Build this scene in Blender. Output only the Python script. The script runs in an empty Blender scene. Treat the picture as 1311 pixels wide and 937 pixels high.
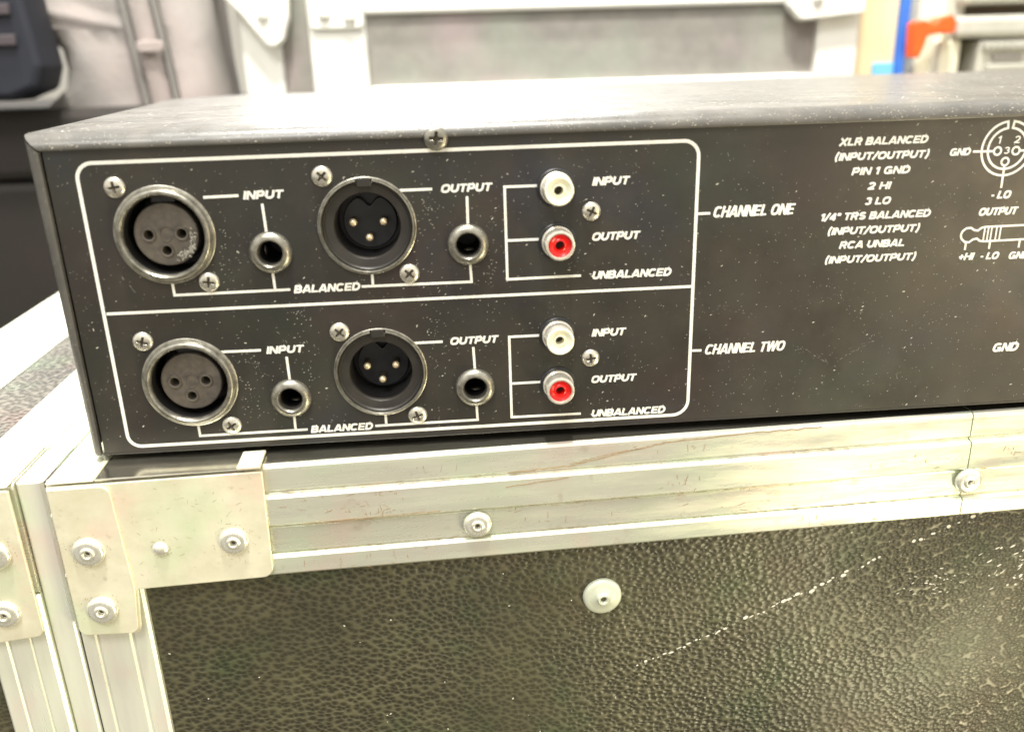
import bpy, bmesh, math, random
from mathutils import Vector, Matrix, noise
random.seed(7)
scene = bpy.context.scene
COL = scene.collection
S = 0.001                      # every length below is in millimetres
R = math.radians

# ------------------------------------------------------------------ camera
cam_d = bpy.data.cameras.new('camera')
cam = bpy.data.objects.new('camera', cam_d); COL.objects.link(cam)
rot = (Matrix.Rotation(-0.0671, 3, 'Z') @ Matrix.Rotation(-0.3422, 3, 'X') @ Matrix.Rotation(0.0305, 3, 'Y'))
right, fwd, up = rot.col[0], rot.col[1], rot.col[2]
m = Matrix((right, up, -fwd)).transposed().to_4x4()
m.translation = Vector((104.73, -232.48, 103.46)) * S
cam.matrix_world = m
cam_d.sensor_width = 36
cam_d.lens = 36 * 1083.7 / 1311
cam_d.clip_start = 0.01; cam_d.clip_end = 60
cam_d.dof.use_dof = True
cam_d.dof.focus_distance = 0.268
cam_d.dof.aperture_fstop = 9.5
scene.camera = cam

# ------------------------------------------------------------------ light
world = bpy.data.worlds.new('World'); scene.world = world; world.use_nodes = True
wn, wl = world.node_tree.nodes, world.node_tree.links
bg = wn['Background']
tc = wn.new('ShaderNodeTexCoord'); sx = wn.new('ShaderNodeSeparateXYZ')
mr = wn.new('ShaderNodeMapRange'); mr.inputs[1].default_value = -1; mr.inputs[2].default_value = 1
rp = wn.new('ShaderNodeValToRGB')
rp.color_ramp.elements[0].color = (0.72, 0.65, 0.49, 1)
rp.color_ramp.elements[1].color = (1.0, 0.98, 0.93, 1)
rp.color_ramp.elements[0].position = 0.25; rp.color_ramp.elements[1].position = 0.85
wl.new(tc.outputs['Generated'], sx.inputs[0]); wl.new(sx.outputs['Z'], mr.inputs[0])
wl.new(mr.outputs[0], rp.inputs[0]); wl.new(rp.outputs[0], bg.inputs[0])
bg.inputs[1].default_value = 0.74

def area(name, loc, target, sx_, sy_, power, color, spread=180):
    d = bpy.data.lights.new(name, 'AREA'); d.shape = 'RECTANGLE'; d.size = sx_ * S; d.size_y = sy_ * S
    d.energy = power; d.color = color; d.spread = R(spread)
    o = bpy.data.objects.new(name, d); COL.objects.link(o)
    o.location = Vector(loc) * S
    v = (Vector(target) - Vector(loc)).normalized()
    o.rotation_euler = v.to_track_quat('-Z', 'Y').to_euler()
    return o
# key: ceiling light above and a little behind the unit; a weaker one in front grazes the panel;
# an added lamp lights the things behind; two warm lamps stand low in front on the right
area('ceiling_light_key', (-130, 240, 1900), (-60, 0, 0), 80, 80, 18, (1.0, 0.98, 0.93), 140)
area('ceiling_tube_front', (140, -250, 1900), (140, -249, 0), 36, 160, 34, (1.0, 0.97, 0.90))
area('added_light_back', (230, 150, 1100), (200, 600, 60), 300, 150, 0.4, (1.0, 0.98, 0.94), 70)  # added lamp without a known source, brightens the background
area('added_fill_front', (-300, -900, 1500), (100, 0, 0), 700, 500, 14, (1.0, 0.98, 0.95))  # added soft fill for the front of the unit
area('added_glare_far', (100, 1600, 1350), (150, 200, 90), 500, 200, 45, (1.0, 0.985, 0.95))  # added unseen lamp, there to lay glare on the cover top
area('warm_lamp_mid', (760, -640, -70), (260, 0, 20), 260, 260, 1.15, (1.0, 0.78, 0.46))
area('warm_lamp_low', (690, -450, -520), (315, 0, -120), 170, 170, 2.6, (1.0, 0.90, 0.58))

scene.view_settings.view_transform = 'Standard'
scene.view_settings.look = 'None'
scene.view_settings.exposure = 0.72
scene.view_settings.gamma = 1.0
scene.render.film_transparent = False
try:
    scene.cycles.max_bounces = 8
    scene.cycles.sample_clamp_indirect = 6
except Exception: pass

# ------------------------------------------------------------------ materials
def mat(name, base, rough=0.5, metal=0.0, var=None, var_scale=60, bump=0.0, bump_scale=400, stretch=(1, 1, 1),
        rough_var=0.0, spec=0.5, coat=0.0, specks=None, tints=None):
    """procedural principled material; sizes are per metre (object coordinates)"""
    M = bpy.data.materials.new(name); M.use_nodes = True
    n, l = M.node_tree.nodes, M.node_tree.links
    b = n['Principled BSDF']
    b.inputs['Base Color'].default_value = (*base, 1)
    b.inputs['Roughness'].default_value = rough
    b.inputs['Metallic'].default_value = metal
    b.inputs['Specular IOR Level'].default_value = spec
    b.inputs['Coat Weight'].default_value = coat
    t = n.new('ShaderNodeTexCoord'); mp = n.new('ShaderNodeMapping'); mp.inputs['Scale'].default_value = stretch
    l.new(t.outputs['Object'], mp.inputs[0])
    out = None
    rgb = n.new('ShaderNodeRGB'); rgb.outputs[0].default_value = (*base, 1); out = rgb.outputs[0]
    def nz(scale, detail=5, rgh=0.6, src=mp):
        x = n.new('ShaderNodeTexNoise'); x.inputs['Scale'].default_value = scale
        x.inputs['Detail'].default_value = detail; x.inputs['Roughness'].default_value = rgh
        l.new(src.outputs[0] if src is mp else src.outputs['Object'], x.inputs['Vector']); return x
    def mixc(f, a, c2, lo, hi, amount=1.0):
        r_ = n.new('ShaderNodeMapRange'); r_.inputs[1].default_value = lo; r_.inputs[2].default_value = hi
        r_.inputs[4].default_value = amount
        l.new(f, r_.inputs[0])
        mx = n.new('ShaderNodeMix'); mx.data_type = 'RGBA'
        l.new(r_.outputs[0], mx.inputs[0]); l.new(a, mx.inputs[6]); mx.inputs[7].default_value = (*c2, 1)
        return mx.outputs[2]
    if var:
        x = nz(var_scale, 6, 0.65); out = mixc(x.outputs[0], out, var, 0.38, 0.68)
    for (c2, sc, lo, hi, am) in (tints or []):
        x = nz(sc, 3, 0.5, t); 
        off = n.new('ShaderNodeMapping'); off.inputs['Location'].default_value = (sc * .013, sc * .021, sc * .007)
        l.new(t.outputs['Object'], off.inputs[0]); l.new(off.outputs[0], x.inputs['Vector'])
        out = mixc(x.outputs[0], out, c2, lo, hi, am)
    if specks:
        c2, sc, thr = specks
        v = n.new('ShaderNodeTexVoronoi'); v.inputs['Scale'].default_value = sc
        l.new(t.outputs['Object'], v.inputs['Vector'])
        r_ = n.new('ShaderNodeMapRange'); r_.inputs[1].default_value = thr; r_.inputs[2].default_value = thr * 0.6
        l.new(v.outputs['Distance'], r_.inputs[0])
        mx = n.new('ShaderNodeMix'); mx.data_type = 'RGBA'
        l.new(r_.outputs[0], mx.inputs[0]); l.new(out, mx.inputs[6]); mx.inputs[7].default_value = (*c2, 1); out = mx.outputs[2]
    l.new(out, b.inputs['Base Color'])
    if rough_var:
        x = nz(var_scale * 1.7, 5, 0.7); r_ = n.new('ShaderNodeMapRange')
        r_.inputs[1].default_value = .3; r_.inputs[2].default_value = .7
        r_.inputs[3].default_value = max(0.03, rough - rough_var); r_.inputs[4].default_value = min(1, rough + rough_var)
        l.new(x.outputs[0], r_.inputs[0]); l.new(r_.outputs[0], b.inputs['Roughness'])
    if bump:
        x = nz(bump_scale, 4, 0.6)
        bp = n.new('ShaderNodeBump'); bp.inputs['Strength'].default_value = 1.0; bp.inputs['Distance'].default_value = bump * S
        l.new(x.outputs[0], bp.inputs['Height']); l.new(bp.outputs[0], b.inputs['Normal'])
    return M

def leather(name, base, dark, scale=500, depth=0.42, rough=0.42, flat=False):
    M = mat(name, base, rough, var=dark, var_scale=22, rough_var=0.08,
            tints=[((base[0]*.8, base[1]*1.25, base[2]*.9), 45, .5, .72, .55), ((base[0]*1.35, base[1]*.9, base[2]*.95), 38, .54, .74, .5)])
    n, l = M.node_tree.nodes, M.node_tree.links
    b = n['Principled BSDF']
    t = n.new('ShaderNodeTexCoord'); mp = n.new('ShaderNodeMapping')
    mp.inputs['Rotation'].default_value = (0, 0, R(-35)); mp.inputs['Scale'].default_value = (0.95, 1.2, 1)
    sp = n.new('ShaderNodeSeparateXYZ'); cb = n.new('ShaderNodeCombineXYZ')
    l.new(t.outputs['Object'], sp.inputs[0]); l.new(sp.outputs['X'], cb.inputs[0]); l.new(sp.outputs['Y' if flat else 'Z'], cb.inputs[1])
    l.new(cb.outputs[0], mp.inputs[0])
    w = n.new('ShaderNodeTexNoise'); w.inputs['Scale'].default_value = scale * .55; w.inputs['Detail'].default_value = 2
    l.new(mp.outputs[0], w.inputs['Vector'])
    ad = n.new('ShaderNodeVectorMath'); ad.operation = 'MULTIPLY_ADD'
    ad.inputs[1].default_value = (0.0015, 0.0015, 0.0015)
    l.new(w.outputs['Color'], ad.inputs[0]); l.new(mp.outputs[0], ad.inputs[2])
    v = n.new('ShaderNodeTexVoronoi'); v.voronoi_dimensions = '2D'; v.feature = 'F1'; v.inputs['Scale'].default_value = scale
    l.new(ad.outputs[0], v.inputs['Vector'])
    r1 = n.new('ShaderNodeMapRange'); r1.interpolation_type = 'SMOOTHSTEP'
    r1.inputs[1].default_value = 0.02; r1.inputs[2].default_value = 0.85
    l.new(v.outputs['Distance'], r1.inputs[0])
    w2 = n.new('ShaderNodeTexNoise'); w2.inputs['Scale'].default_value = scale * .6; w2.inputs['Detail'].default_value = 3
    l.new(mp.outputs[0], w2.inputs['Vector'])
    sm = n.new('ShaderNodeMath'); sm.operation = 'MULTIPLY_ADD'; sm.inputs[1].default_value = 0.35
    l.new(w2.outputs[0], sm.inputs[0]); l.new(r1.outputs[0], sm.inputs[2])
    bp = n.new('ShaderNodeBump'); bp.inputs['Strength'].default_value = 1.0; bp.inputs['Distance'].default_value = depth * S
    l.new(sm.outputs[0], bp.inputs['Height']); l.new(bp.outputs[0], b.inputs['Normal'])
    # shade of the grain put into the colour: pits darkened, raised web paler
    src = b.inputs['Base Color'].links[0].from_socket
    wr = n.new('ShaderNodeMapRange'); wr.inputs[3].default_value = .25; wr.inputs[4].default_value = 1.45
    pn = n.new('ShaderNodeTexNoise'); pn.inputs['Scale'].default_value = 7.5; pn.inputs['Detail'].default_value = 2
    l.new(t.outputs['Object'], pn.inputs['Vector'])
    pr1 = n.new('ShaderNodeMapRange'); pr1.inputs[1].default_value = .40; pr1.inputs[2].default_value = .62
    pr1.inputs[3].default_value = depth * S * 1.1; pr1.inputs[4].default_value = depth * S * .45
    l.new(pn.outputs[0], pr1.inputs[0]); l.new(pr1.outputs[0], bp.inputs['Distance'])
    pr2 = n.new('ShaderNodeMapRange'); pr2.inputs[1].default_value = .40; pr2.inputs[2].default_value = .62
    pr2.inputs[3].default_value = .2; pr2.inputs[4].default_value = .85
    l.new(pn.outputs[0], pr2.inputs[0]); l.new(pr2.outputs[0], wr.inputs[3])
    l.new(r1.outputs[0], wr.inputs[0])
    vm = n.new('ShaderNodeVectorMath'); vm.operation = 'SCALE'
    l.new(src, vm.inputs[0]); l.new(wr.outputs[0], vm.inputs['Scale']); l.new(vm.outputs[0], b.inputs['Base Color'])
    return M

M_panel = mat('black_painted_steel', (0.024, 0.022, 0.019), 0.36, var=(0.040, 0.034, 0.026), var_scale=26, rough_var=0.08,
              bump=0.012, bump_scale=2600, tints=[((0.026, 0.034, 0.025), 30, .5, .72, .6), ((0.044, 0.028, 0.025), 24, .54, .74, .5), ((.022,.025,.034), 34, .56, .75, .5), ((.10,.09,.07), 75, .58, .8, .14)])
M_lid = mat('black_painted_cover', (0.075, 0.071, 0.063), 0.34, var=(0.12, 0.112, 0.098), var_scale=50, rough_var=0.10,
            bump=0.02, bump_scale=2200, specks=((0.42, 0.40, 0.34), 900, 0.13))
M_top = mat('dusty_glare_cover_top', (0.36, 0.345, 0.31), 0.52, var=(0.40, 0.38, 0.345), var_scale=25, rough_var=0.03, spec=0.18,
            bump=0.012, bump_scale=1500)  # some dust, but mostly lamp glare put into a pale colour
M_print = mat('white_screen_print', (0.80, 0.79, 0.74), 0.55, var=(0.70, 0.69, 0.62), var_scale=500)
M_black = mat('black_plastic', (0.016, 0.017, 0.019), 0.32, var=(0.028, 0.028, 0.03), var_scale=200)
M_deep = mat('dark_socket_inside', (0.008, 0.008, 0.009), 0.5, var=(0.014, 0.012, 0.010), var_scale=300)
M_insert = mat('grey_moulded_plastic', (0.078, 0.068, 0.056), 0.40, var=(0.125, 0.108, 0.088), var_scale=330, bump=0.05, bump_scale=900, rough_var=.1)
M_pinshade = mat('painted_shade_pin', (0.10, 0.08, 0.05), 0.4, metal=.6, var=(0.07, 0.055, 0.035), var_scale=500)  # gold pin bodies with the socket's shade put into their colour
M_sleeve = mat('dull_grey_sleeve', (0.022, 0.020, 0.017), 0.45, var=(0.032, 0.028, 0.023), var_scale=120, rough_var=.08)
M_nickel = mat('worn_nickel', (0.38, 0.365, 0.31), 0.36, metal=0.85, var=(0.20, 0.19, 0.155), var_scale=420, rough_var=.12, bump=0.03, bump_scale=1500)
M_steelb = mat('bright_screw_steel', (0.74, 0.71, 0.62), 0.30, metal=0.8, var=(0.50, 0.47, 0.38), var_scale=700, rough_var=.12, bump=0.03, bump_scale=1800)
M_slot = mat('painted_recess_shade', (0.05, 0.043, 0.032), 0.7, var=(0.09, 0.075, 0.05), var_scale=900)  # darkness of slots and holes put into the colour
M_gold = mat('gold_plated_pin', (0.95, 0.80, 0.55), 0.25, metal=0.5, var=(0.85, 0.68, 0.42), var_scale=900)
M_white = mat('white_insulator', (0.86, 0.84, 0.68), 0.35, var=(0.82, 0.80, 0.62), var_scale=500)
M_red = mat('red_insulator', (0.75, 0.012, 0.008), 0.25, var=(0.62, 0.01, 0.008), var_scale=400)
M_chalk = mat('exposed_pale_backing', (0.72, 0.70, 0.60), 0.8, var=(0.60, 0.58, 0.48), var_scale=700)
M_haze = mat('faint_grime', (0.17, 0.155, 0.13), 0.8, var=(0.10, 0.09, 0.075), var_scale=500)
M_dust = mat('pale_dust', (0.50, 0.48, 0.41), 0.8, var=(0.28, 0.27, 0.22), var_scale=800)
AL = (0.81, 0.83, 0.68)
M_alu = mat('brushed_aluminium', AL, 0.28, metal=0.60, var=(0.70, 0.685, 0.60), var_scale=40, stretch=(0.25, 1, 2.2), bump=0.012,
            bump_scale=900, rough_var=.12,
            tints=[((0.66, 0.80, 0.56), 36, .50, .72, .6), ((0.84, 0.66, 0.58), 42, .52, .72, .6), ((0.55, 0.47, 0.36), 160, .64, .76, .55)])
M_polish = mat('mirror_metal_shade_band', (0.82, 0.79, 0.66), 0.17, metal=0.96, var=(0.70, 0.66, 0.52), var_scale=60, rough_var=.06)  # near-mirror metal standing in for the shadow band below the unit
M_alv = mat('brushed_aluminium_upright', AL, 0.34, metal=0.35, var=(0.70, 0.685, 0.60), var_scale=40, stretch=(2.2, 1, 0.25), bump=0.012,
            bump_scale=900, rough_var=.12,
            tints=[((0.66, 0.80, 0.56), 36, .50, .72, .6), ((0.84, 0.66, 0.58), 42, .52, .72, .6)])
M_plate = mat('zinc_plated_steel', (0.84, 0.81, 0.62), 0.38, metal=0.3, var=(0.70, 0.66, 0.48), var_scale=70, bump=0.04, bump_scale=700, rough_var=.12,
              tints=[((0.64, 0.76, 0.50), 50, .5, .7, .6), ((0.84, 0.62, 0.50), 60, .53, .73, .6), ((0.42, 0.37, 0.28), 230, .66, .76, .5)])
M_rivet = mat('rivet_aluminium', (0.84, 0.83, 0.74), 0.28, metal=0.6, var=(0.72, 0.71, 0.58), var_scale=500, bump=0.05, bump_scale=900, rough_var=.1)
M_washer = mat('dull_pale_washer', (0.56, 0.59, 0.47), 0.45, metal=0.2, var=(0.50, 0.52, 0.40), var_scale=300, rough_var=.1)
M_rust = mat('brown_scratch', (0.27, 0.19, 0.11), 0.8, var=(0.38, 0.29, 0.18), var_scale=600)
M_vinyl = leather('black_leatherette', (0.050, 0.047, 0.027), (0.080, 0.074, 0.040))
M_vinyl_top = leather('scuffed_leatherette', (0.12, 0.11, 0.092), (0.085, 0.08, 0.068), scale=480, depth=.3, flat=True)
M_bgwhite = mat('pale_case_metal', (0.90, 0.89, 0.84), 0.5, metal=0.1, var=(0.84, 0.83, 0.76), var_scale=14)
M_bgpanel = mat('grey_case_laminate', (0.23, 0.218, 0.195), 0.7, var=(0.29, 0.272, 0.24), var_scale=60, bump=.3, bump_scale=300,
                tints=[((0.40, 0.31, 0.31), 14, .5, .7, .5), ((0.31, 0.35, 0.28), 12, .5, .7, .5)])
M_cloth = mat('grey_bag_fabric', (0.31, 0.285, 0.265), 0.85, var=(0.23, 0.215, 0.20), var_scale=12, bump=.6, bump_scale=260,
              tints=[((0.46, 0.37, 0.35), 9, .5, .7, .5)])
M_clothd = mat('dark_bag_piping', (0.20, 0.19, 0.175), 0.8, var=(0.24, 0.225, 0.205), var_scale=20)
M_night = mat('dark_blue_nylon', (0.008, 0.010, 0.018), 0.6, var=(0.013, 0.015, 0.024), var_scale=12)
M_band = mat('worn_webbing', (0.07, 0.055, 0.06), 0.8, var=(0.05, 0.045, 0.05), var_scale=30)
M_brown = mat('dark_brown_trunk_vinyl', (0.026, 0.019, 0.016), 0.7, var=(0.018, 0.018, 0.012), var_scale=14, bump=.3, bump_scale=120)
M_floor = mat('dark_floor', (0.045, 0.040, 0.036), 0.7, var=(0.06, 0.05, 0.042), var_scale=6)
M_wall = mat('pale_wall_paint', (0.62, 0.60, 0.55), 0.9, var=(0.58, 0.56, 0.50), var_scale=3)
M_tan = mat('tan_board', (0.74, 0.62, 0.38), 0.7, var=(0.70, 0.60, 0.40), var_scale=12)
M_blue = mat('blue_plastic', (0.03, 0.14, 0.62), 0.5, var=(0.04, 0.18, 0.6), var_scale=20)
M_ltblue = mat('light_blue_plastic', (0.16, 0.50, 0.85), 0.5, var=(0.2, 0.55, 0.85), var_scale=20)
M_orange = mat('orange_plastic', (0.85, 0.09, 0.01), 0.5, var=(0.80, 0.12, 0.01), var_scale=20)
M_cream = mat('cream_paint', (0.78, 0.76, 0.62), 0.6, var=(0.72, 0.70, 0.54), var_scale=20)
M_gapd = mat('brown_slot_shade', (0.22, 0.17, 0.12), 0.8, var=(0.18, 0.14, 0.10), var_scale=20)

# ------------------------------------------------------------------ mesh helpers
def link(name, me, m, parent=None, loc=(0, 0, 0), smooth=False, rot=(0, 0, 0)):
    if m is not None and not me.materials: me.materials.append(m)
    o = bpy.data.objects.new(name, me); COL.objects.link(o)
    if parent: o.parent = parent
    o.location = Vector(loc) * S; o.rotation_euler = rot
    if smooth:
        me.polygons.foreach_set('use_smooth', [True] * len(me.polygons))
    return o
def thing(name, label, cat, loc=(0, 0, 0), rz=0, group=None):
    o = bpy.data.objects.new(name, None); COL.objects.link(o); o.empty_display_size = .02
    o.location = Vector(loc) * S; o.rotation_euler = (0, 0, rz)
    o['label'] = label; o['category'] = cat
    if group: o['group'] = group
    return o
def mesh(name, vs, fs):
    me = bpy.data.meshes.new(name); me.from_pydata([Vector(v) * S for v in vs], [], fs); me.update()
    bm = bmesh.new(); bm.from_mesh(me); bmesh.ops.recalc_face_normals(bm, faces=bm.faces); bm.to_mesh(me); bm.free()
    return me
def box_me(x0, x1, y0, y1, z0, z1, bev=0.0, seg=2):
    bm = bmesh.new()
    vs = [bm.verts.new(Vector(v) * S) for v in [(x0,y0,z0),(x1,y0,z0),(x1,y1,z0),(x0,y1,z0),(x0,y0,z1),(x1,y0,z1),(x1,y1,z1),(x0,y1,z1)]]
    for f in [(0,3,2,1),(4,5,6,7),(0,1,5,4),(1,2,6,5),(2,3,7,6),(3,0,4,7)]: bm.faces.new([vs[i] for i in f])
    if bev: bmesh.ops.bevel(bm, geom=list(bm.edges), offset=bev * S, segments=seg, affect='EDGES', profile=.5)
    me = bpy.data.meshes.new('box'); bm.to_mesh(me); bm.free(); return me
def box(name, dims, m, parent=None, bev=0.0, **k):
    return link(name, box_me(*dims, bev=bev), m, parent, **k)
def lathe_me(prof, seg=64, a0=0.0, a1=2 * math.pi, close=False):
    """profile of (radius, y); turned about the Y axis (y negative = towards the viewer)"""
    full = abs(a1 - a0 - 2 * math.pi) < 1e-6
    n = seg if full else seg + 1
    vs, fs = [], []
    for i in range(n):
        a = a0 + (a1 - a0) * i / seg
        for r_, y in prof: vs.append((r_ * math.cos(a), y, r_ * math.sin(a)))
    k = len(prof)
    for i in range(seg):
        j = (i + 1) % n
        for p in range(k if close else k - 1):
            q = (p + 1) % k
            fs.append((i*k+p, j*k+p, j*k+q, i*k+q))
    if not full and close:
        fs.append(tuple(range(k))); fs.append(tuple((n-1)*k + p for p in range(k)))
    me = bpy.data.meshes.new('turned'); me.from_pydata([Vector(v) * S for v in vs], [], fs); me.update()
    bm = bmesh.new(); bm.from_mesh(me); bmesh.ops.remove_doubles(bm, verts=bm.verts, dist=1e-7)
    bmesh.ops.recalc_face_normals(bm, faces=bm.faces); bm.to_mesh(me); bm.free()
    return me
def lathe(name, prof, m, parent, loc=(0, 0, 0), seg=64, **k):
    o = link(name, lathe_me(prof, seg, **k), m, parent, loc)
    sm(o); return o
def sm(o, ang=40):
    me = o.data
    me.polygons.foreach_set('use_smooth', [True] * len(me.polygons))
    bm = bmesh.new(); bm.from_mesh(me)
    for e in bm.edges:
        if len(e.link_faces) == 2 and e.calc_face_angle(0) > R(ang): e.smooth = False
    bm.to_mesh(me); bm.free()
def curve_plate(loops, y0, y1, bev=0.0, name='plate'):
    """flat plate in the XZ plane with holes: loops of (x,z); between y0 (front) and y1 (back)"""
    c = bpy.data.curves.new(name, 'CURVE'); c.dimensions = '2D'; c.fill_mode = 'BOTH'
    th = (y1 - y0) / 2
    c.extrude = (th - bev) * S; c.bevel_depth = bev * S; c.bevel_resolution = 2; c.offset = -bev * S
    for lp in loops:
        s = c.splines.new('POLY'); s.points.add(len(lp) - 1); s.use_cyclic_u = True
        for p, (x, z) in zip(s.points, lp): p.co = (x * S, z * S, 0, 1)
    o = bpy.data.objects.new(name, c); COL.objects.link(o)
    bpy.context.view_layer.update()
    dg = bpy.context.evaluated_depsgraph_get()
    me = bpy.data.meshes.new_from_object(o.evaluated_get(dg))
    bpy.data.objects.remove(o); bpy.data.curves.remove(c)
    me.materials.clear()
    # (x, y, z) -> (x, -z, y): the plate stands up facing -Y
    me.transform(Matrix(((1,0,0,0),(0,0,-1,0),(0,1,0,0),(0,0,0,1))))
    me.transform(Matrix.Translation((0, (y0 + th) * S, 0)))
    me.update(); return me
def circle(cx, cz, r_, n=48, a0=0.0):
    return [(cx + r_ * math.cos(a0 + 2*math.pi*i/n), cz + r_ * math.sin(a0 + 2*math.pi*i/n)) for i in range(n)]
def rounded(pts, rad, n=6):
    """polygon with corners rounded; rad = one radius or a list"""
    out = []; N = len(pts)
    for i, p in enumerate(pts):
        r_ = rad[i] if isinstance(rad, (list, tuple)) else rad
        p = Vector(p); a = Vector(pts[i-1]) - p; b = Vector(pts[(i+1) % N]) - p
        if r_ <= 0: out.append(tuple(p)); continue
        a.normalize(); b.normalize()
        half = a.angle(b) / 2; d = r_ / math.tan(half)
        p0 = p + a * d; p1 = p + b * d
        c = p + (a + b).normalized() * (r_ / math.sin(half))
        v0 = p0 - c; v1 = p1 - c
        for k in range(n + 1):
            v = v0.lerp(v1, k / n); v = v.normalized() * r_ if v.length > 1e-9 else v
            # even angular spacing is not needed at this size
            out.append(tuple(c + v))
    return out
def strip_me(pts, w, y=-0.06, closed=False, th=0.05):
    """flat printed line along a polyline in XZ, mitred"""
    P = [Vector(p) for p in pts]; N = len(P); L, Rr = [], []
    for i in range(N):
        if closed: d0 = (P[i] - P[i-1]).normalized(); d1 = (P[(i+1) % N] - P[i]).normalized()
        else:
            d0 = (P[i] - P[i-1]).normalized() if i else (P[1] - P[0]).normalized()
            d1 = (P[i+1] - P[i]).normalized() if i < N-1 else d0
        t = (d0 + d1).normalized(); nn = Vector((-t.y, t.x)); k = max(0.4, nn.dot(Vector((-d0.y, d0.x))))
        L.append(P[i] + nn * w / 2 / k); Rr.append(P[i] - nn * w / 2 / k)
    vs = []
    for yy in (y, y + th):
        vs += [(p.x, yy, p.y) for p in L] + [(p.x, yy, p.y) for p in Rr]
    fs = []; M2 = N if closed else N - 1
    for i in range(M2):
        j = (i + 1) % N
        fs.append((i, j, N + j, N + i)); fs.append((2*N+i, 3*N+i, 3*N+j, 2*N+j))
        fs.append((i, 2*N+i, 2*N+j, j)); fs.append((N+i, N+j, 3*N+j, 3*N+i))
    return mesh('line', vs, fs)
def el(cx, cz, rx, rz, a0, a1, n_=14): return [(cx + rx*math.cos(R(a0+(a1-a0)*i/n_)), cz + rz*math.sin(R(a0+(a1-a0)*i/n_))) for i in range(n_+1)]
def sup(cx, cz, rx, rz, n_=28, a0=0, a1=360):
    out = []
    for i in range(n_ + (0 if a1 - a0 == 360 else 1)):
        a = R(a0 + (a1-a0)*i/n_); c, s_ = math.cos(a), math.sin(a)
        out.append((cx + rx*math.copysign(abs(c)**.72, c), cz + rz*math.copysign(abs(s_)**.72, s_)))
    return out
# heavy wide capitals as pen strokes: (width, [(closed, points)...]); cap height 1, points on the stroke's centre line
b_, t_, w_ = .11, .89, .78
GL = {
 'I': (.22, [(0, [(.11,0),(.11,1)])]), 'N': (.92, [(0, [(.11,0),(.11,1)]), (0, [(.81,0),(.81,1)]), (0, [(.14,.96),(.78,.04)])]),
 'P': (.86, [(0, [(.11,0),(.11,1)]), (0, [(.11,t_),(.52,t_)] + el(.52,.66,.22,.23,90,-90) + [(.11,.43)])]),
 'U': (.90, [(0, [(.11,1),(.11,.38)] + el(.45,.38,.34,.27,180,360) + [(.79,1)])]),
 'T': (.84, [(0, [(0,t_),(.84,t_)]), (0, [(.42,0),(.42,t_)])]),
 'O': (1.0, [(1, sup(.5,.5,.39,.39))]), 'D': (.92, [(0, [(.11,b_),(.11,t_)]), (0, [(0,t_),(.45,t_)] + el(.45,.5,.36,.39,90,-90) + [(0,b_)])]),
 'B': (.90, [(0, [(.11,b_),(.11,t_)]), (0, [(0,t_),(.55,t_)] + el(.55,.70,.19,.19,90,-90) + [(.11,.51)]), (0, [(.11,.51),(.57,.51)] + el(.57,.31,.22,.20,90,-90) + [(0,b_)])]),
 'A': (1.0, [(0, [(.08,0),(.47,1)]), (0, [(.92,0),(.53,1)]), (0, [(.22,.27),(.78,.27)])]),
 'L': (.76, [(0, [(.11,1),(.11,0)]), (0, [(.11,b_),(.76,b_)])]), 'C': (.95, [(0, sup(.48,.5,.37,.39,24,38,322))]),
 'E': (.82, [(0, [(.11,0),(.11,1)]), (0, [(.11,t_),(.80,t_)]), (0, [(.11,.5),(.76,.5)]), (0, [(.11,b_),(.82,b_)])]),
 'H': (.90, [(0, [(.11,0),(.11,1)]), (0, [(.79,0),(.79,1)]), (0, [(.11,.5),(.79,.5)])]),
 'G': (1.0, [(0, sup(.49,.5,.38,.39,24,38,330) + [(.85,.44)]), (0, [(.5,.45),(.95,.45)]), (0, [(.86,.45),(.86,0)])]),
 'R': (.90, [(0, [(.11,0),(.11,1)]), (0, [(.11,t_),(.55,t_)] + el(.55,.68,.21,.21,90,-90) + [(.11,.47)]), (0, [(.5,.47),(.80,0)])]),
 'S': (.88, [(0, el(.44,.69,.31,.20,25,180) + [(.14,.62)] + [(.25,.53),(.62,.47)] + el(.46,.31,.31,.20,25,-155))]),
 'W': (1.30, [(0, [(.06,1),(.34,0)]), (0, [(.34,0),(.65,1)]), (0, [(.65,1),(.96,0)]), (0, [(.96,0),(1.24,1)])]),
 'X': (.96, [(0, [(.08,0),(.88,1)]), (0, [(.08,1),(.88,0)])]),
 '1': (.48, [(0, [(.33,0),(.33,1)]), (0, [(.02,.72),(.30,.90)])]),
 '2': (.80, [(0, el(.40,.68,.29,.22,165,-15) + [(.55,.42),(.14,.14)]), (0, [(.04,b_),(.78,b_)])]),
 '3': (.80, [(0, el(.38,.70,.27,.19,155,-80)), (0, el(.38,.31,.30,.21,80,-155))]),
 '4': (.82, [(0, [(.58,0),(.58,1)]), (0, [(.56,.96),(.08,.32)]), (0, [(.02,.27),(.80,.27)])]),
 '/': (.50, [(0, [(.02,-.05),(.48,1.05)])]), '(': (.42, [(0, el(.62,.5,.50,.80,128,232))]), ')': (.42, [(0, el(-.20,.5,.50,.80,-52,52))]),
 '-': (.45, [(0, [(.02,.42),(.43,.42)])]), '+': (.66, [(0, [(.02,.45),(.64,.45)]), (0, [(.33,.12),(.33,.78)])]),
 '"': (.40, [(0, [(.1,.62),(.1,1)]), (0, [(.3,.62),(.3,1)])]), ' ': (.34, []),
}
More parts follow.
